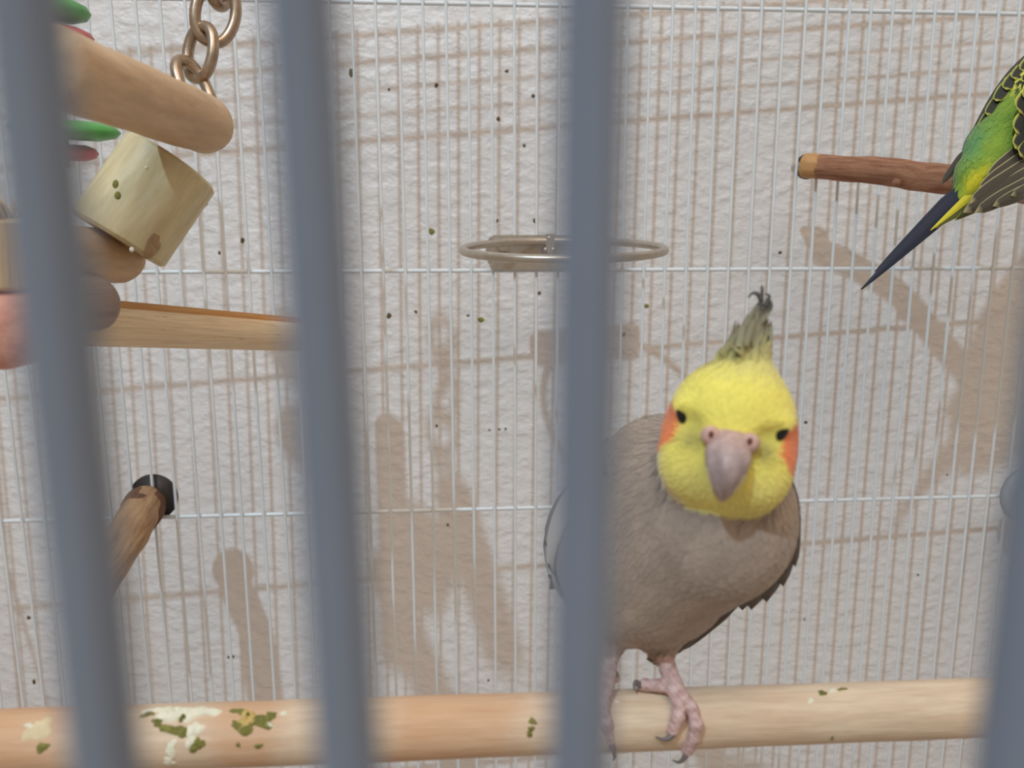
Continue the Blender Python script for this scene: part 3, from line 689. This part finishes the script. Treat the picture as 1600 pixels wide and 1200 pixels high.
# beak
secs = [(-3.2, 16.5, 3.4, 3.0), (-.5, 18.8, 4.6, 4.0), (2.4, 20.2, 5.5, 5.0), (5.2, 20.8, 5.2, 5.4), (8.0, 20.9, 4.3, 5.0), (10.4, 20.5, 3.2, 4.2), (12.4, 19.8, 2.0, 2.9), (14.1, 18.8, .6, 1.0)]
secs = resample(np.array(secs), 26); V, T, F = [], [], []; sg = 28
bc0, bc1, bc2 = (np.array(s2l(*c)) for c in ((206, 170, 160), (186, 166, 162), (158, 138, 136)))
for i, (y, z, wx, wz) in enumerate(secs):
    for j in range(sg):
        a = 2 * math.pi * j / sg; keel = 1 + .10 * max(0, math.sin(a)) ** 6 - .05 * abs(math.sin(a)) * (abs(math.cos(a)) > .3) * (abs(math.cos(a)) < .6)
        V.append(h2c(.5 + y * .03 + wx * math.cos(a) * (1 if math.sin(a) > -.2 else .9), y, z + wz * math.sin(a) * keel))
        t = i / 25; cc_ = bc0 + (bc1 - bc0) * min(1, t * 2.6); st_ = .5 + .5 * math.sin(a * 6 + y * .5); cc_ = cc_ + (bc2 - cc_) * (.8 * st_ if t > .25 else .15); cc_ = np.array(s2l(226, 214, 196)) if (.5 < t < .8 and abs(math.cos(a)) > .86 and math.sin(a) > -.1) else cc_
        T.append(cc_)
for i in range(25):
    for j in range(sg): F.append((i * sg + j, i * sg + (j + 1) % sg, (i + 1) * sg + (j + 1) % sg, (i + 1) * sg + j))
F += [tuple(range(sg))[::-1], tuple(25 * sg + j for j in range(sg))]
bk = mesh_obj('beak', c2w(np.array(V)), F, m_beak, ck, tint=np.array(T))
for s in (-1, 1):                                   # fleshy cere with a nostril on each side
    V, F, _ = ellipsoid(np.zeros(3), np.eye(3), (2.5, 2.4, 1.9), 22, 14); V = np.array([h2c(s * 4.5 + .4, -1.0, 19.5) + RX * v[0] + RY * v[1] + RZ * v[2] for v in V])
    ce = mesh_obj('cere', c2w(V), F, m_beak, bk, tint=np.array(s2l(212, 172, 160)))
    V, F, _ = ellipsoid(np.zeros(3), np.eye(3), (.7, .95, .7), 14, 8); V = np.array([h2c(s * 4.5 + .4, -1.3, 21.2) + RX * v[0] + RY * v[1] + RZ * v[2] for v in V])
    mesh_obj('nostril', c2w(V), F, m_beak, bk, tint=np.array(s2l(112, 66, 54)))
V, F, _ = ellipsoid(np.zeros(3), np.eye(3), (3.0, 2.8, 2.6), 20, 12); V = np.array([h2c(.7, 9.0, 16.6) + RX * v[0] + RY * v[1] + RZ * v[2] for v in V])
mesh_obj('lower_beak', c2w(V), F, m_beak, bk, tint=np.array(s2l(160, 142, 136)))
# crest
crest = None
cg, cy_, cd_ = (np.array(s2l(*c)) for c in ((140, 134, 108), (206, 194, 110), (92, 88, 80)))
tipc = (1190, 452)
for i in range(110):
    u = random.uniform(-1, 1); short = (0, 1, 1, 2, 2)[i % 5]; v = random.random()
    bx, by = 1160 + u * (50 - 20 * v), 578 + abs(u) * 10 - u * 4 - 40 * v
    tx = [1190 + random.uniform(-8, 12), 1176 + u * 22 + random.uniform(-8, 12), 1164 + u * 40 + random.uniform(-4, 10)][short]; ty = [466 + random.uniform(0, 40), 510 + random.uniform(-20, 18), 540 + random.uniform(-14, 12)][short]
    dB = 204 + random.uniform(-9, 5) * (1 - abs(u) * .6); p0, p3 = W(bx, by, dB), W(tx, ty, dB + 6)
    wv = [1.1, 1.15, 1.2][short] * random.uniform(.6, 1.1)
    V, F, T = blade(p0, p3, wv, -M[2] + M[0] * random.uniform(-.6, .6), cg, None, sag=random.uniform(-.06, .1), rows=7, point=.15, th=.2, side=random.uniform(-.09, .09))
    tt = np.clip(((V - p0) @ (p3 - p0)) / ((p3 - p0) @ (p3 - p0)), 0, 1)[:, None]; hgt = np.clip((590 - (by + (ty - by) * tt)) / 75, 0, 1)
    T = cy_ * (1 - sst(hgt, .15, .85)) + cg * sst(hgt, .15, .85); T = T * random.uniform(.88, 1.08)
    T = T + (cd_ - T) * sst(tt, .7, 1.0) * (.6 if short == 0 else .1)
    mesh_obj('crest_feather', V, F, m_vane, ck, tint=T)
for pts in ([(1190, 470), (1184, 460), (1176, 458), (1169, 465)], [(1196, 480), (1200, 468), (1202, 462), (1196, 459)], [(1188, 486), (1190, 466), (1191, 452), (1190, 446)], [(1192, 492), (1204, 480), (1203, 470), (1199, 466)]):
    V, F, G = tube(resample([W(x, y, 209) for x, y in pts], 14), np.linspace(.75, .22, 14), 6); mesh_obj('crest_feather', V, F, m_vane, ck, tint=np.array(s2l(84, 82, 76)))
# wings: layered vanes along each flank
DK, DK2, WH = (np.array(s2l(*c)) for c in ((88, 78, 70), (112, 100, 90), (226, 220, 208)))
def vane(nm, p, q, wd, nrm, col, edge, parent, **kw):
    V, F, T = blade(p, q, wd, nrm, col, edge, **kw); return mesh_obj(nm, V, F, m_vane, parent, tint=T)
def shell(front, back, col, parent, name, th=1.4):
    f, b_ = resample(np.array(front), 16), resample(np.array(back), 16); V, T = [], []
    out = []
    for i in range(16):
        for t in np.linspace(0, 1, 7): out.append(f[i] * (1 - t) + b_[i] * t)
    out = np.array(out).reshape(16, 7, 3); nrm = np.cross(np.gradient(out, axis=0), np.gradient(out, axis=1)); nrm /= np.linalg.norm(nrm, axis=2)[..., None] + 1e-9
    V = np.vstack([(out + nrm * th / 2).reshape(-1, 3), (out - nrm * th / 2).reshape(-1, 3)]); F = []
    for i in range(15):
        for j in range(6): q = (i * 7 + j, i * 7 + j + 1, (i + 1) * 7 + j + 1, (i + 1) * 7 + j); F += [q, tuple(x + 112 for x in q[::-1])]
        for j in (0, 6): F.append((i * 7 + j, (i + 1) * 7 + j, (i + 1) * 7 + j + 112, i * 7 + j + 112))
    for i in (0, 15):
        for j in range(6): F.append((i * 7 + j, i * 7 + j + 1, i * 7 + j + 1 + 112, i * 7 + j + 112))
    return mesh_obj(name, V, F, m_vane, parent, tint=np.array(col(V)) if callable(col) else np.array(col))
def wing_shell(low, up, offs, col, name='wing', n=22, m=10, th=1.2):
    """folded wing: a curved plate pressed onto the flank and running back towards the tail"""
    lo_, up_ = resample(np.array([K(*p) for p in low]), n), resample(np.array([K(*p) for p in up]), n); of = np.interp(np.linspace(0, 1, n), np.linspace(0, 1, len(offs)), offs)
    G = lo_[:, None] * (1 - np.linspace(0, 1, m)[None, :, None]) + up_[:, None] * np.linspace(0, 1, m)[None, :, None]
    P = G.reshape(-1, 3); o_ = np.repeat(of, m); t = np.repeat(np.linspace(0, 1, n), m); wg = np.where(t < .62, 1, np.clip(1 - (t - .62) * 2.4, .12, 1))
    for _ in range(4):
        g = grad(f_body, P); P = P - g * ((f_body(P) - o_) * wg * .7)[:, None]
    nr = grad(f_body, P); V = np.vstack([P + nr * th / 2, P - nr * th / 2]); h = n * m; F = []
    for i in range(n - 1):
        for j in range(m - 1): q = (i * m + j, i * m + j + 1, (i + 1) * m + j + 1, (i + 1) * m + j); F += [q, tuple(x + h for x in q[::-1])]
        for j in (0, m - 1): F.append((i * m + j, (i + 1) * m + j, (i + 1) * m + j + h, i * m + j + h))
    for i in (0, n - 1):
        for j in range(m - 1): F.append((i * m + j, i * m + j + 1, i * m + j + 1 + h, i * m + j + h))
    T = col(np.tile(np.linspace(0, 1, m), n), t); T = np.vstack([T, T])
    return mesh_obj(name, c2w(V), F, m_vane, ck, tint=T), P.reshape(n, m, 3), nr.reshape(n, m, 3)
def wcol_r(v, t):
    c = DK2 + (GREY * .9 - DK2) * sst(v, .5, 1)[:, None]; wt = sst(v, .25, .35) * (1 - sst(v, .6, .72)) * sst(t, .2, .3); return c + (WH - c) * wt[:, None]
wr, GP, GN = wing_shell([(1228, 756, 221), (1249, 800, 222), (1253, 842, 225), (1243, 888, 233), (1196, 944, 248), (1120, 950, 292), (1052, 946, 345)],
    [(1176, 716, 244), (1178, 736, 262), (1160, 768, 276), (1128, 806, 288), (1088, 850, 300), (1050, 890, 318), (1030, 926, 350)], [.8, 1.5, 1.7, 4.2, 5.2, 2.4, 2], wcol_r)
for i0, i1, j, wd, lift_, cc_ in ((6, 13, 0, 3.0, 1.0, DK2), (8, 15, 0, 3.2, 1.3, DK), (9, 17, 0, 3.4, 1.5, DK * .8), (11, 19, 1, 3.4, 1.5, DK * .8), (12, 21, 1, 3.4, 1.2, DK * .8), (10, 20, 3, 3.6, 1.4, DK2), (8, 18, 5, 3.8, 1.3, GREY * .8)):
    p, q = GP[i0, j] + GN[i0, j] * lift_, GP[i1, j] + GN[i1, j] * (lift_ + .4); mid = GN[(i0 + i1) // 2, j]
    vane('primary_feather', c2w(p), c2w(q), wd, mid @ M, cc_, cc_ * 1.15, wr, sag=.05)
for (x0, y0, d0, x1, y1, d1, wd, cc_) in ((1236, 866, 230, 1172, 950, 250, 4.6, DK), (1240, 850, 230, 1196, 938, 248, 4.4, DK * .85), (1242, 822, 229, 1222, 914, 244, 3.6, DK), (1244, 790, 227, 1241, 884, 238, 2.4, DK), (1226, 880, 236, 1158, 950, 262, 4.8, DK * .8)):
    vane('primary_feather', W(x0, y0, d0), W(x1, y1, d1), wd, M[0] * .4 + M[1] * .25 - M[2] * .85, cc_, cc_ * 1.12, wr, sag=-.02)
wl, GP, GN = wing_shell([(938, 730, 228), (905, 778, 230), (884, 840, 233), (880, 888, 240), (896, 918, 250), (930, 932, 290), (960, 940, 345)],
    [(958, 690, 250), (915, 720, 266), (890, 770, 280), (880, 826, 290), (890, 876, 302), (930, 905, 320), (975, 926, 350)], [.7, .9, 1.0, 1.2, 1.6, 2, 2],
    lambda v, t: DK2 + (WH - DK2) * ((1 - sst(v, .42, .52)) * sst(t, .12, .2) * (1 - sst(t, .62, .7)))[:, None])
for (x0, y0, d0, x1, y1, d1, wd, cc_) in ((885, 768, 262, 857, 862, 268, 2.2, DK2), (880, 870, 250, 859, 921, 256, 2.4, DK), (893, 850, 240, 880, 922, 248, 2.6, WH)):
    vane('primary_feather', W(x0, y0, d0), W(x1, y1, d1), wd, -M[0] * .85 - M[2] * .5, cc_, cc_ * .9, wl)
for i0, i1, j in ((10, 18, 0), (12, 20, 1), (13, 21, 2), (10, 19, 4)):
    p, q = GP[i0, j] + GN[i0, j] * 1.2, GP[i1, j] + GN[i1, j] * 1.6; vane('primary_feather', c2w(p), c2w(q), 3.2, GN[(i0 + i1) // 2, j] @ M, DK, DK2, wl, sag=.05)
for i in range(7):
    u = i - 3; vane('tail_feather', W(975 + u * 4, 910 + abs(u), 312), W(994 + u * 8, 934 + abs(u) * 2, 428 - abs(u) * 8), 4.2, -M[1] + M[0] * .06 * u, DK, DK * .8, ck)
for (x0, y0, d0, x1, y1, d1) in ((1150, 946, 250, 1062, 1018, 258), (1120, 960, 248, 1048, 1026, 254), (1102, 976, 246, 1042, 1028, 252)):
    vane('flank_feather', W(x0, y0, d0), W(x1, y1, d1), 2.4, -M[2] + M[0] * .5, DK, DK2 * .9, ck)
# legs
PK = np.array(s2l(222, 192, 186)); PK2 = np.array(s2l(188, 150, 142))
def leg(tarsus, toes, name='leg'):
    segs = []
    for pts in [tarsus] + toes:
        for (a, ra), (b_, rb) in zip(pts[:-1], pts[1:]): segs.append((K(*a), K(*b_), ra, rb))
    def f(P):
        d = None
        for s in segs: e = f_cap(P, *s); d = e if d is None else smin(d, e, .9)
        return d + .07 * np.sin(P[:, 1] * 5.2 + P[:, 0] * 1.5)
    al = np.array([s[0] for s in segs] + [s[1] for s in segs]); V, F = surface(f, al.min(0) - 4, al.max(0) + 4, .5)
    nz = noise3(V, 2.2, 5); T = PK + (PK2 - PK) * np.clip(.45 + .5 * nz, 0, 1)[:, None]
    return mesh_obj('leg', c2w(V), F, m_skin, ck, tint=T)
def claw(parent, pts, r=1.05):
    V, F, G = tube(resample([W(*p) for p in pts], 10), np.linspace(r, .18, 10), 10, dome=(.6, 0)); mesh_obj('claw', V, F, m_claw, parent)
l1 = leg([((1036, 1020, 235), 2.9), ((1044, 1046, 234.5), 2.5), ((1054, 1072, 232.5), 2.7)],
         [[((1054, 1074, 232), 2.3), ((1028, 1071, 233), 1.75), ((1008, 1070, 234), 1.75), ((1001, 1072, 234), 1.3)],
          [((1053, 1078, 230.5), 2.4), ((1061, 1102, 227.5), 1.7), ((1060, 1120, 226.5), 1.9), ((1051, 1142, 226.5), 1.7)],
          [((1058, 1078, 230.5), 2.4), ((1080, 1105, 228), 1.8), ((1088, 1132, 226.8), 1.9), ((1084, 1152, 227.5), 1.75), ((1074, 1172, 230), 1.9)]])
claw(l1, [(1001, 1072, 233.5), (994, 1066, 233), (991, 1072, 232), (992, 1079, 231)])
claw(l1, [(1052, 1146, 226), (1044, 1154, 225.3), (1034, 1155, 225.4), (1024, 1151, 226.5)])
claw(l1, [(1074, 1174, 229.5), (1068, 1186, 229), (1060, 1191, 229.5), (1051, 1188, 231)])
l2 = leg([((955, 1020, 236), 2.9), ((950, 1048, 234), 2.5), ((946, 1074, 231.5), 2.7)],
         [[((946, 1076, 231), 2.3), ((952, 1062, 234), 1.6), ((962, 1060, 236), 1.5)],
          [((945, 1080, 229.5), 2.3), ((943, 1105, 226.8), 1.7), ((948, 1130, 225.4), 1.85), ((955, 1158, 227), 1.6)],
          [((942, 1080, 229.5), 2.3), ((925, 1108, 226.5), 1.7), ((917, 1140, 225.4), 1.8)]])
claw(l2, [(955, 1160, 226.5), (959, 1172, 226.5), (961, 1182, 228), (959, 1188, 230)])
claw(l2, [(962, 1060, 235.5), (964, 1053, 235), (962, 1047, 235), (959, 1045, 235)], .8)
claw(l2, [(917, 1142, 225), (912, 1150, 224.6), (906, 1150, 225), (900, 1146, 226)])

# ------------------------------------------------------------------ budgie
bd = thing('budgie', 'green and yellow budgie with barred wings and long dark tail, on the bark branch', 'bird', W(1622, 272, 364))
BP = [K(1498, 312, 358), K(1530, 272, 360), K(1562, 234, 364), K(1620, 160, 370), K(1668, 96, 378), K(1706, 36, 386)]
BR = [4.0, 9.5, 14.2, 17.4, 14.5, 12.8]
def f_bud(P):
    d = None
    for i in range(5): e = f_cap(P, BP[i], BP[i + 1], BR[i], BR[i + 1]); d = e if d is None else smin(d, e, 5)
    d = smin(d, f_ell(P, K(1712, 28, 388), (14, 13.5, 14.5)), 4)
    return smin(d, f_cap(P, K(1612, 220, 372), K(1622, 262, 366), 7, 3), 5)
GR, GR2, YL, TEAL = (np.array(s2l(*c)) for c in ((136, 166, 66), (114, 148, 54), (228, 216, 56), (98, 158, 104)))
BLK, YE = np.array(s2l(50, 52, 46)), np.array(s2l(214, 212, 92))
def bd_tint(P):
    q = np.stack([800 + FPX * P[:, 0] / P[:, 2], 600 + FPX * P[:, 1] / P[:, 2]], 1); nz = noise3(P, .35, 9)
    a = np.array([.625, -.78]); s = (q - np.array([1500, 310])) @ a; v = (q - np.array([1500, 310])) @ np.array([.78, .625])
    c = GR + (GR2 - GR) * (.5 + .5 * nz)[:, None]
    c = c + (YL - c) * (np.exp(-((s - 40) / 30) ** 2) * sst(v + nz * 6, -20, 6))[:, None] * .9
    c = c + (TEAL - c) * (np.exp(-((s - 80) / 34) ** 2) * sst(-v + nz * 5, 8, 36))[:, None] * .8
    up = sst(s + nz * 5, 172, 196); bars = np.where(np.sin(s * .42 + 2.0 * np.sin(v * .22)) > -.1, 1.0, 0.0)[:, None]
    c = c + ((BLK * bars + YE * (1 - bars)) - c) * up[:, None]
    return c
al = np.array(BP); VB2, FB2 = surface(f_bud, al.min(0) - 20, al.max(0) + np.array([20, 62, 24]), 1.3)
mesh_obj('body', c2w(VB2), FB2, m_feather, bd, tint=bd_tint(VB2))
V, F, T, NN = plumage(f_bud, VB2, FB2, lambda P: (K(1498, 312, 340) - K(1700, 40, 386)) + np.zeros_like(P), lambda P: (np.full(len(P), 4.2), np.full(len(P), .95)), bd_tint, 5600, .03, seed=8)
o = mesh_obj('plumage', c2w(V), F, m_feather, bd, tint=T, normals=NN); o['kind'] = 'stuff'
NV, OLV, BRN, CRM, YL2 = (np.array(s2l(*c)) for c in ((46, 50, 66), (96, 100, 58), (82, 74, 62), (196, 186, 138), (216, 206, 60)))
tf = [((1506, 304, 355), (1346, 452, 346), 4.6, NV, NV * .8, .30), ((1500, 300, 357), (1368, 424, 349), 4.2, NV, NV * .9, .3), ((1520, 303, 354), (1454, 360, 350), 2.2, YL2, YL2, .5), ((1528, 312, 355), (1462, 356, 351), 2.6, OLV, YL2, .5), ((1538, 314, 356), (1492, 344, 352), 3.4, OLV * .6, YL2 * .8, .5)]
for p, q, wd, c_, e_, pt in tf:
    V, F, T = blade(W(*p), W(*q), wd, -M[2], c_, e_, rows=14, point=pt * .6, th=.5, edgew=.2, taper=.75); mesh_obj('tail_feather', V, F, m_vane, bd, tint=T)
V, F, T = blade(W(1514, 230, 366), W(1471, 288, 364), 1.9, -M[2] - M[0] * .4, BRN * .7, BRN, rows=9, point=.3); mesh_obj('primary_feather', V, F, m_vane, bd, tint=T)
wgl = shell([W(1616, 92, 370), W(1586, 122, 368), W(1556, 165, 367), W(1526, 212, 365)], [W(1606, 84, 384), W(1574, 116, 382), W(1544, 160, 380), W(1520, 206, 374)], BLK, bd, 'wing')
for x0, y0, x1, y1, wd in ((1532, 196, 1518, 222, 1.9), (1548, 172, 1531, 202, 2.2), (1562, 150, 1543, 180, 2.6), (1576, 128, 1557, 158, 3.0), (1592, 112, 1572, 140, 3.4), (1606, 98, 1586, 124, 3.6), (1602, 108, 1578, 146, 2.4), (1620, 84, 1600, 112, 3.8)):
    V, F, T = blade(W(x0, y0, 364), W(x1, y1, 361), wd, -M[2] - M[0] * .7, BLK, YE, point=.5, edgew=.3); mesh_obj('covert', V, F, m_vane, wgl, tint=T)
wgr = shell([W(1650, 120, 356), W(1618, 178, 352), W(1598, 222, 350), W(1560, 268, 350), W(1516, 318, 352)], [W(1690, 160, 366), W(1664, 214, 362), W(1640, 248, 360), W(1592, 284, 358), W(1530, 330, 356)], BRN, bd, 'wing')
prim = [((1610, 226, 349), (1544, 282, 347), 4.2), ((1620, 236, 348.5), (1530, 300, 346.5), 4.2), ((1632, 244, 348), (1516, 318, 346), 4.2), ((1645, 252, 347.5), (1506, 332, 346), 4.0), ((1655, 262, 347), (1524, 332, 345.5), 3.6), ((1668, 270, 346.5), (1552, 322, 345), 3.2), ((1676, 262, 346.2), (1580, 306, 344.6), 2.6)]
for p, q, wd in prim:
    V, F, T = blade(W(*p), W(*q), wd, -M[2] + M[0] * .3, BRN, CRM, rows=12, point=.55, edgew=.12, sag=.01); mesh_obj('primary_feather', V, F, m_vane, wgr, tint=T)
cov = [(1622, 128, 1606, 160, 5), (1640, 150, 1618, 176, 5), (1612, 150, 1594, 176, 5.2), (1634, 170, 1606, 200, 5), (1612, 176, 1588, 208, 4.6), (1640, 190, 1604, 222, 4.8), (1616, 200, 1586, 232, 4.4), (1650, 205, 1612, 238, 4.6), (1622, 214, 1594, 244, 4.2), (1662, 140, 1640, 170, 5), (1670, 170, 1645, 196, 5)]
for i, (x0, y0, x1, y1, wd) in enumerate(cov):
    V, F, T = blade(W(x0, y0, 348 - i * .12), W(x1, y1, 345.5 - i * .12), wd, -M[2] + M[0] * .25, BLK, YE, point=.5, edgew=.26); mesh_obj('covert', V, F, m_vane, wgr, tint=T)
for s in (-1, 1):
    e = K(1716 + s * 36, 22, 392 - s * 6); n = grad(f_bud, e[None])[0]; e = e - n * f_bud(e[None])[0]
    V, F, _ = ellipsoid(c2w(e), np.eye(3), (1.6, 1.6, 1.6), 14, 8); mesh_obj('eye', V, F, m_eye, bd)
V, F, G = tube(resample([W(1740, 8, 398), W(1752, 14, 404), W(1754, 26, 405)], 8), np.linspace(3.6, .5, 8), 12); mesh_obj('beak', V, F, m_beak, bd, tint=np.array(s2l(200, 180, 110)))
for dx in (-14, 14):
    ms = [tube([W(1618 + dx, 250, 366), W(1624 + dx, 272, 364)], [1.5, 1.3], 8)]
    for k in (-1, 1): ms.append(tube(resample([W(1624 + dx, 272, 363), W(1624 + dx + 9 * k, 278, 358), W(1622 + dx + 11 * k, 296, 355.5), W(1622 + dx + 11 * k, 310, 356)], 9), np.linspace(1.2, .6, 9), 8))
    V, F, G = join(*ms); mesh_obj('leg', V, F, m_skin, bd, tint=np.array(s2l(190, 160, 160)))

for o in bpy.data.objects:
    if '_o' in o: del o['_o']
